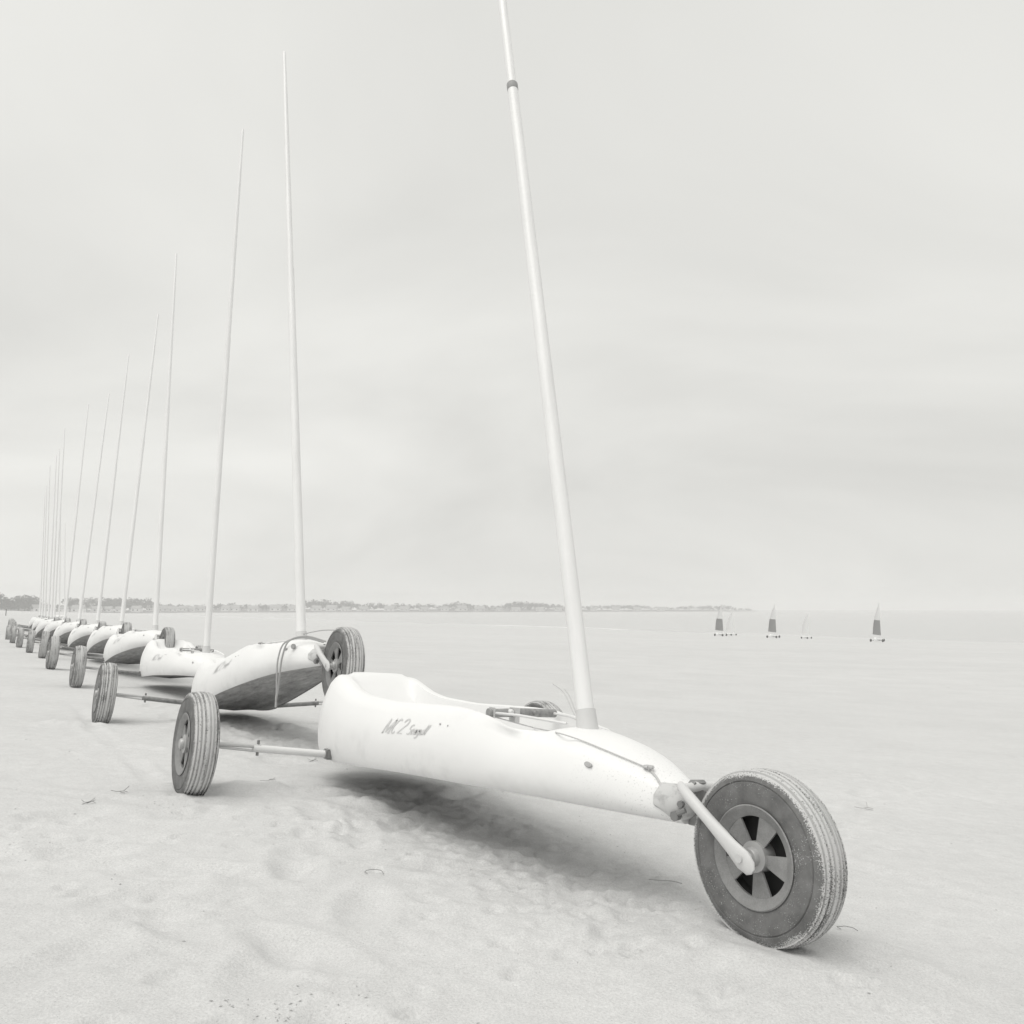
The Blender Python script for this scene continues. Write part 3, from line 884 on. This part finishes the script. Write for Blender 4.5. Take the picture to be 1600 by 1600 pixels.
# loose sheet ends standing up by the far wheel
hull_path('cord', curve([(1.30, 0.05, 0.46), (1.16, 0.11, 0.52), (1.02, 0.16, 0.545)], 6), 0.0016, m_line, y1)
hull_path('cord', curve([(1.30, 0.06, 0.46), (1.18, 0.12, 0.51), (1.08, 0.17, 0.53)], 6), 0.0016, m_line, y1)

# doubled rope over the bow of the second yacht
y2 = YACHTS[1][0]
for dxx in (0.0, 0.075):
    hull_path('rope', curve([(1.74 + dxx * .5, 0.03, float(on_deck(1.74, 0.03).z) + 0.012), (1.69 + dxx * .6, -0.07, float(on_deck(1.69, -0.07).z) + 0.030),
                             (1.645 + dxx, -0.160, 0.385), (1.625 + dxx, -0.185, 0.30), (1.625 + dxx * 0.7, -0.185, 0.20), (1.625 + dxx * .3, -0.18, 0.12), (1.625, -0.18, 0.06)], 7), 0.0048, m_rope, y2)
hull_path('rope_end', [(1.625, -0.18, 0.10), (1.627, -0.178, 0.035)], 0.006, m_rope, y2, 8)
q = on_hull(1.70, 0.355, lift=0.008)[0]
hull_path('rope_stopper', [q, q + Vector((0.005, -0.012, 0.0))], 0.014, m_rope, y2, 10)
hull_path('cord', curve([(1.45, 0.0, 0.47), (1.7, 0.03, 0.46), (1.93, 0.05, 0.43)], 6), 0.003, m_rope, y2)

# ------------------------------------------------------------------ land yachts sailing far out on the sand
m_sail_w = mat("white_sail_cloth", 0.8, 0.7)
m_sail_d = mat("dark_sail_cloth", 0.32, 0.7)
m_sail_g = mat("grey_sail_cloth", 0.3, 0.7)
def far_yacht(px, py, hpx, yaw, dark, lean, label):
    P = ground_hit(px, py)
    D = P.y
    Hm = hpx * D / FPX                   # real height of the rig
    root = empty('sailing_land_yacht', Matrix.Translation(Vector((P.x, P.y, float(height(np.array([P.x]), np.array([P.y]))[0])))) @ Matrix.Rotation(yaw, 4, 'Z'))
    tag(root, label, 'land yacht', 'land yachts sailing far out on the beach')
    s = Hm / 5.4
    bm = bmesh.new()
    st = []
    for x, w, z0, z1 in ((-0.5, .12, .2, .45), (-.3, .28, .15, .6), (.3, .3, .15, .55), (1.2, .24, .2, .42), (1.9, .08, .26, .34)):
        st.append([bm.verts.new((x * s, y * s, z * s)) for y, z in ((-w * .8, z0), (-w, (z0 + z1) / 2), (-w * .6, z1), (w * .6, z1), (w, (z0 + z1) / 2), (w * .8, z0))])
    for a, b in zip(st, st[1:]):
        for k in range(6): bm.faces.new((a[k], a[(k + 1) % 6], b[(k + 1) % 6], b[k]))
    bm.faces.new(st[0]); bm.faces.new(st[-1])
    bm_obj('hull', bm, m_white, root)
    bm = bmesh.new(); add_tube(bm, [(0, -.8 * s, .2 * s), (0, .8 * s, .2 * s)], 0.025 * s, 8); bm_obj('axle', bm, m_axle, root)
    for x, y in ((0, -.85), (0, .85), (2.05, 0)):
        bm = bmesh.new()
        add_lathe(bm, [(.1 * s, -.05 * s), (.18 * s, -.06 * s), (.205 * s, -.035 * s), (.205 * s, .035 * s), (.18 * s, .06 * s), (.1 * s, .05 * s)], 16)
        add_lathe(bm, [(.1 * s, -.02 * s), (.1 * s, .02 * s), (.02 * s, .02 * s), (.02 * s, -.02 * s)], 12)
        w = bm_obj('wheel', bm, m_tyre, root); w.location = (x * s, y * s, .2 * s)
    foot = Vector((1.3 * s, 0, .42 * s)); top = Vector(((1.3 - lean) * s, 0, 5.4 * s))
    bm = bmesh.new(); add_tube(bm, [foot, top], [.035 * s, .018 * s], 8); bm_obj('mast', bm, m_mast, root)
    # sail: curved leech, panels; thickness by solid double face
    clew = Vector((-0.55 * s, 0.25 * s, 1.05 * s)); tack = foot + Vector((0, 0, .45 * s))
    def sail_pt(u, vv):
        a = tack.lerp(top, vv); c_ = clew.lerp(top, vv)
        w = (1 - vv)**0.0
        p = a.lerp(c_, u)
        roach = 0.42 * math.sin(math.pi * vv) * s * u
        p = p + Vector((-roach, math.sin(math.pi * u) * 0.16 * s * (1 - vv * .6), 0))
        return p
    def panel(name, v0, v1, m, u0=0.0, u1=1.0):
        bm = bmesh.new(); G = []
        nu, nv = 6, 6
        for sgn in (-1, 1):
            g = [[bm.verts.new(sail_pt(u0 + (u1 - u0) * i / nu, v0 + (v1 - v0) * j / nv) + Vector((0, sgn * 0.004 * s, 0))) for i in range(nu + 1)] for j in range(nv + 1)]
            G.append(g)
            for j in range(nv):
                for i in range(nu): bm.faces.new((g[j][i], g[j][i + 1], g[j + 1][i + 1], g[j + 1][i]))
        bm_obj(name, bm, m, sail)
    sail = empty('sail'); sail.parent = root
    if dark:
        panel('lower_panel', 0.0, 0.46, m_sail_d)
        panel('upper_panel', 0.46, 0.99, m_sail_w)
    else:
        panel('lower_panel', 0.0, 0.5, m_sail_w)
        panel('upper_panel', 0.5, 0.99, m_sail_w)
    return root
far_yacht(1123, 994, 48, 0.62, True, 0.35, "far land yacht with a dark and white sail, leftmost of the sailing yachts")
far_yacht(1139, 993, 36, 0.40, False, 0.2, "far land yacht with an all white sail, just right of the leftmost sailing yacht")
far_yacht(1206, 997, 52, 0.66, True, 0.15, "far land yacht with a dark and white sail, between the two white-sailed yachts")
far_yacht(1257, 998, 38, 0.45, False, 0.1, "far land yacht with a small all white sail standing alone")
far_yacht(1370, 1003, 60, 0.68, True, 0.1, "far land yacht with the darkest sail, rightmost of the sailing yachts")

# ------------------------------------------------------------------ far shore: land, woods, houses
m_land = mat("far_land", 0.14, 0.9)
n = NT(m_land); v = n.coord('Object'); n.grey(n.ramp(n.noise(v, 0.03, 4, 0.6), 0.3, 0.7, 0.08, 0.24))
def shore_pt(px, back=0.0):
    """the far bay curves from the left of the beach out to the right"""
    D = float(np.interp(px, [-250, 0, 120, 300, 600, 900, 1100, 1190], [520, 560, 720, 900, 1000, 1120, 1250, 1330])) + back
    a = (px - 800) / FPX
    return Vector((a * D, D, 0))
rows = []
bm = bmesh.new()
for px in range(-260, 1200, 20):
    fade = float(np.clip((1195 - px) / 180, 0.05, 1))
    p = [shore_pt(px, b_) for b_ in (-6, 6, 60, 160, 320)]
    zz = [SEA_Z - 0.5, SEA_Z + 1.0 * fade, SEA_Z + (2.6 + 0.8 * math.sin(px * .03)) * fade, SEA_Z + (3.5 + 1.4 * math.sin(px * .017 + 1)) * fade, SEA_Z - 1]
    rows.append([bm.verts.new((q.x, q.y, z)) for q, z in zip(p, zz)])
for a, b in zip(rows, rows[1:]):
    for k in range(4): bm.faces.new((a[k], a[k + 1], b[k + 1], b[k]))
land = bm_obj('far_shore', bm, m_land)
tag(land, "low hazy land across the bay", kind="structure")

m_leaf = mat("hazy_foliage", 0.055, 0.8)
n = NT(m_leaf); v = n.coord('Object'); n.grey(n.ramp(n.noise(v, 0.6, 3, 0.6), 0.3, 0.7, 0.035, 0.085))
m_bark = mat("bark", 0.09, 0.9)
def leaf_cloud(bm, c, rx, ry, rz, nleaf, size, rnd):
    """leaf clumps spread through several lobes of a crown"""
    lobes = [(Vector((rnd.uniform(-.55, .55) * rx, rnd.uniform(-.55, .55) * ry, rnd.uniform(-.45, .6) * rz)), rnd.uniform(.35, .62)) for _ in range(7)]
    for _ in range(nleaf):
        lc, lr = rnd.choice(lobes)
        d = Vector((rnd.gauss(0, 1), rnd.gauss(0, 1), rnd.gauss(0, 1))).normalized() * rnd.uniform(.45, 1.0)**.5
        p = Vector(c) + lc + Vector((d.x * rx * lr, d.y * ry * lr, d.z * rz * lr))
        s = size * rnd.uniform(.6, 1.35)
        u = Vector((rnd.gauss(0, 1), rnd.gauss(0, 1), rnd.gauss(0, 1))).normalized(); w = u.orthogonal().normalized()
        vs_ = [bm.verts.new(p + u * s * a + w * s * b_ * .7) for a, b_ in ((1, 0), (.1, 1), (-1, .15), (-.05, -1))]
        bm.faces.new(vs_)
rnd = random.Random(5)
def land_z(px, back): 
    fade = float(np.clip((1195 - px) / 180, 0.05, 1))
    return SEA_Z + float(np.interp(back, [0, 6, 60, 160], [0.3, 1.0, 2.8, 3.6])) * fade
# trees near enough to tell apart
def tree(px, back, hgt, wid):
    p = shore_pt(px, back); p.z = land_z(px, back)
    root = empty('broadleaf_tree', Matrix.Translation(p))
    tag(root, "hazy round-crowned tree on the far shore at the left end of the bay", 'tree', 'trees at the left end of the far shore')
    bm = bmesh.new()
    add_tube(bm, [(0, 0, -0.5), (0.2, 0, hgt * .3), (0, 0.2, hgt * .62)], [hgt * .035, hgt * .026, hgt * .012], 7)
    for a in (0.4, 2.2, 4.1):
        add_tube(bm, [(0.1, 0, hgt * .34), (math.cos(a) * wid * .3, math.sin(a) * wid * .3, hgt * .6)], [hgt * .016, hgt * .007], 5)
    bm_obj('trunk', bm, m_bark, root)
    bm = bmesh.new(); leaf_cloud(bm, (0, 0, hgt * .60), wid * .62, wid * .62, hgt * .42, 420, hgt * .045, rnd)
    bm_obj('crown', bm, m_leaf, root, smooth=False)
for px, back, hgt, wid in ((-12, 40, 15, 15), (4, 30, 13, 13), (14, 60, 11.5, 12), (34, 50, 12.5, 13), (44, 40, 13.5, 14), (54, 45, 13, 13), (112, 40, 12, 14), (120, 30, 11, 12),
                           (140, 40, 12.5, 15), (162, 40, 12, 13), (176, 45, 13, 15), (190, 40, 11, 12), (206, 45, 10.5, 12), (216, 40, 9, 10)):
    tree(px, back, hgt, wid)
# continuous woods further along, one mass
bm = bmesh.new()
px = -40.0
while px < 1175:
    f = float(np.clip((1185 - px) / 420, 0.32, 1))
    dens = float(vnoise(np.array([px / 45.0]), np.array([2.2]), 31)[0])
    back = rnd.uniform(20, 150); p = shore_pt(px, back)
    h = (6.0 + 5.5 * max(dens + .25, 0) + rnd.uniform(-1.2, 2.0)) * (0.55 + 0.45 * f)
    p.z = land_z(px, back)
    leaf_cloud(bm, (p.x, p.y, p.z + h * .5), h * .6, h * .6, h * .5, 90, h * .085, rnd)
    px += rnd.uniform(1.6, 4.2)
woods = bm_obj('distant_woods', bm, m_leaf, smooth=False)
tag(woods, "long hazy line of woods along the far shore", 'woods', kind="stuff")
# houses among the trees
m_hw = mat("pale_house_wall", 0.72, 0.8); m_hr = mat("house_roof", 0.30, 0.8); m_win = mat("house_window", 0.06, 0.3)
def house(px, back, w, h, label, grp):
    p = shore_pt(px, back); p.z = land_z(px, back) - 0.3
    root = empty('house', Matrix.Translation(p) @ Matrix.Rotation(math.atan2(-p.x, p.y) + rnd.uniform(-.5, .5), 4, 'Z'))
    tag(root, label, 'house', grp)
    d = w * .7
    bm = bmesh.new(); add_box(bm, (0, 0, h / 2), (w, d, h)); bm_obj('wall', bm, m_hw, root, smooth=False)
    bm = bmesh.new(); e = 0.35; rh = w * .30
    q = [bm.verts.new(c_) for c_ in ((-w / 2 - e, -d / 2 - e, h - .1), (w / 2 + e, -d / 2 - e, h - .1), (w / 2 + e, d / 2 + e, h - .1), (-w / 2 - e, d / 2 + e, h - .1), (-w / 2 - e, 0, h + rh), (w / 2 + e, 0, h + rh))]
    for f_ in ((0, 1, 5, 4), (2, 3, 4, 5), (0, 4, 3), (1, 2, 5), (3, 2, 1, 0)): bm.faces.new([q[i] for i in f_])
    rf = bm_obj('roof', bm, m_hr, root, smooth=False)
    bm = bmesh.new(); add_box(bm, (w * .28, d * .12, h + rh * .8), (.6, .6, 1.4)); bm_obj('chimney', bm, m_hw, rf, smooth=False)
    for k in (-1, 1):
        bm = bmesh.new(); add_box(bm, (k * w * .25, -d / 2 - .03, h * .55), (w * .15, .08, h * .32)); bm_obj('window', bm, m_win, root, smooth=False)
for px in (64, 84, 100, 128, 152, 170, 196, 214):
    house(px + rnd.uniform(-5, 5), rnd.uniform(8, 16), rnd.uniform(7, 11), rnd.uniform(3.0, 4.2), "small pale house among the trees at the left of the far shore", "pale houses at the left of the far shore")
for px in (236, 252, 268, 285, 300, 318, 352, 375, 398, 430, 455, 490, 520, 545, 575, 612, 640, 668, 690, 720, 748, 775, 810, 842, 868, 930, 965, 1000, 1035):
    house(px + rnd.uniform(-7, 7), rnd.uniform(8, 26), rnd.uniform(8, 14), rnd.uniform(3.2, 5.0) * (1 - px / 2600), "tiny pale house on the hazy far shore across the bay", "pale houses along the far shore")

# post at the left edge of the beach
m_wood = mat("grey_post_wood", 0.12, 0.9)
P = ground_hit(9, 962)
bm = bmesh.new(); hgt = 10.5 * P.y / FPX
add_tube(bm, [(0, 0, -.3), (0.01, 0, hgt * .6), (0.03, 0, hgt)], [hgt * .055, hgt * .05, hgt * .045], 10)
post = bm_obj('beach_post', bm, m_wood)
post.location = (P.x, P.y, hz(P.x, P.y))
tag(post, "small grey post standing on the sand at the far left edge", 'post')

# ------------------------------------------------------------------ seaweed, twigs and crumbs on the sand
m_weed = mat("dry_seaweed", 0.24, 0.85)
m_twig = mat("dry_twig", 0.40, 0.9)
def strand(px, py, size, shape, m, label, name, cat, grp=None):
    P = ground_hit(px, py)
    bm = bmesh.new(); r = size * 0.017
    def gz_(x, y, l): return hz(P.x + x, P.y + y) - hz(P.x, P.y) + l
    for path in shape:
        add_tube(bm, curve([(x * size, y * size, gz_(x * size, y * size, r * 0.8 + size * (0.55 * max(y, 0.0) + 0.10 * abs(math.sin(9 * x + 5 * y))))) for x, y in path], 4), r, 5)
    o = bm_obj(name, bm, m)
    o.location = (P.x, P.y, hz(P.x, P.y))
    return tag(o, label, cat, grp)
loop = [[(-.5, -.05), (-.45, .18), (-.25, .1), (-.05, .2), (.15, .1), (.35, .12), (.5, -.1)], [(-.5, -.05), (-.35, -.1)]]
fork = [[(-.5, .05), (-.1, 0), (.2, .05), (.5, -.05)], [(.2, .05), (.3, .3), (.33, .45)], [(.05, .02), (.2, -.2), (.42, -.22)]]
cross = [[(-.5, .2), (-.1, -.1), (.2, .1), (.5, -.1)], [(-.2, -.25), (.1, .05), (.25, .35)], [(.05, -.2), (.35, .2)]]
stick = [[(-.5, .05), (-.15, .02), (.2, -.02), (.5, -.04)]]
strand(1325, 1475, 0.050, loop, m_weed, "thin looped seaweed strand on the sand right of the big front wheel", 'seaweed_strand', 'seaweed')
strand(1350, 1266, 0.090, fork, m_twig, "pale forked twig on the sand behind the big front wheel", 'twig', 'twig')
strand(488, 1193, 0.056, cross, m_weed, "dark tangle of seaweed below the stern of the nearest yacht", 'seaweed_tangle', 'seaweed')
strand(440, 1176, 0.030, loop, m_weed, "small dark seaweed curl below the axle of the nearest yacht", 'seaweed_strand', 'seaweed')
strand(137, 1259, 0.060, cross, m_weed, "dark seaweed tangle left of the nearest rear wheel, lower of two", 'seaweed_tangle', 'seaweed')
strand(186, 1243, 0.068, fork, m_weed, "dark seaweed tangle left of the nearest rear wheel, upper of two", 'seaweed_tangle', 'seaweed')
strand(418, 1230, 0.068, fork, m_twig, "pale twig on the sand right of the nearest rear wheel's foot", 'twig', 'twig')
strand(1040, 1393, 0.098, stick, m_twig, "pale straight twig half buried left of the big front wheel", 'twig', 'twig')
strand(585, 1368, 0.056, loop, m_weed, "thin dark weed curl on the open sand below the nearest yacht", 'seaweed_strand', 'seaweed')
strand(1482, 1075, 0.075, loop, m_weed, "left one of two dark weed scraps on the smooth sand at right", 'seaweed_strand', 'seaweed')
strand(1527, 1071, 0.075, stick, m_weed, "right one of two dark weed scraps on the smooth sand at right", 'seaweed_strand', 'seaweed')
strand(1575, 989, 0.500, stick, m_weed, "dark scrap far out on the sand at the right edge", 'seaweed_strand', 'seaweed')

# scattered crumbs nobody could count
bm = bmesh.new()
rr = random.Random(3)
def crumb(x, y, s):
    z = hz(x, y)
    a = rr.uniform(0, 6.28); u = Vector((math.cos(a), math.sin(a), rr.uniform(-.2, .3))); w = Vector((-u.y, u.x, 0)); t = Vector((0, 0, 1))
    c0 = Vector((x, y, z + s * .15))
    vs_ = [bm.verts.new(c0 + u * s + t * s * .1), bm.verts.new(c0 + w * s * .35), bm.verts.new(c0 - u * s * .9), bm.verts.new(c0 - w * s * .3), bm.verts.new(c0 + t * s * .35)]
    for i in range(4): bm.faces.new((vs_[i], vs_[(i + 1) % 4], vs_[4]))
clusters = [(245, 1262, 16, 45, 12), (20, 1325, 22, 60, 18), (500, 1575, 26, 90, 26), (430, 1590, 12, 40, 14), (545, 1258, 30, 60, 14), (640, 1290, 45, 150, 20), (900, 1300, 20, 90, 30), (905, 1385, 12, 50, 14),
            (1540, 1120, 14, 60, 5), (1450, 1100, 8, 60, 10), (360, 1570, 10, 30, 12), (1300, 1420, 12, 60, 24), (960, 1310, 10, 80, 26), (800, 1160, 8, 300, 30), (1090, 993, 6, 14, 1.0)]
for cx, cyy, k, sx, sy in clusters:
    for _ in range(k):
        P = ground_hit(cx + rr.gauss(0, sx * .5), cyy + rr.gauss(0, sy * .5))
        crumb(P.x, P.y, rr.uniform(.0015, .0050) * (1 if P.y < 8 else P.y / 12))
for _ in range(260):
    x, y = rr.uniform(-3.2, 2.2), rr.uniform(1.2, 6.5)
    crumb(x, y, rr.uniform(.0015, .006))
cr_o = bm_obj('beach_crumbs', bm, mat("weed_crumbs", 0.36, 0.9), smooth=False)
tag(cr_o, "tiny dark crumbs of weed and shell scattered on the sand", 'debris', kind="stuff")

# ------------------------------------------------------------------ haze over the whole bay
bm = bmesh.new()
add_box(bm, (0, 2800, (SEA_Z - 12 + 24) / 2), (12000, 7200, 24 - (SEA_Z - 12)))
m_haze = bpy.data.materials.new("sea_haze"); m_haze.use_nodes = True
ht = m_haze.node_tree; ht.nodes.clear()
ho = ht.nodes.new('ShaderNodeOutputMaterial'); hv_ = ht.nodes.new('ShaderNodeVolumePrincipled')
hv_.inputs['Color'].default_value = (0.96, 0.96, 0.96, 1)
hv_.inputs['Density'].default_value = 0.00076
hv_.inputs['Anisotropy'].default_value = 0.0
ht.links.new(hv_.outputs[0], ho.inputs['Volume'])
haze = bm_obj('haze', bm, m_haze, smooth=False)
tag(haze, "pale sea haze filling the air over the bay", kind="stuff")
haze.display_type = 'WIRE'
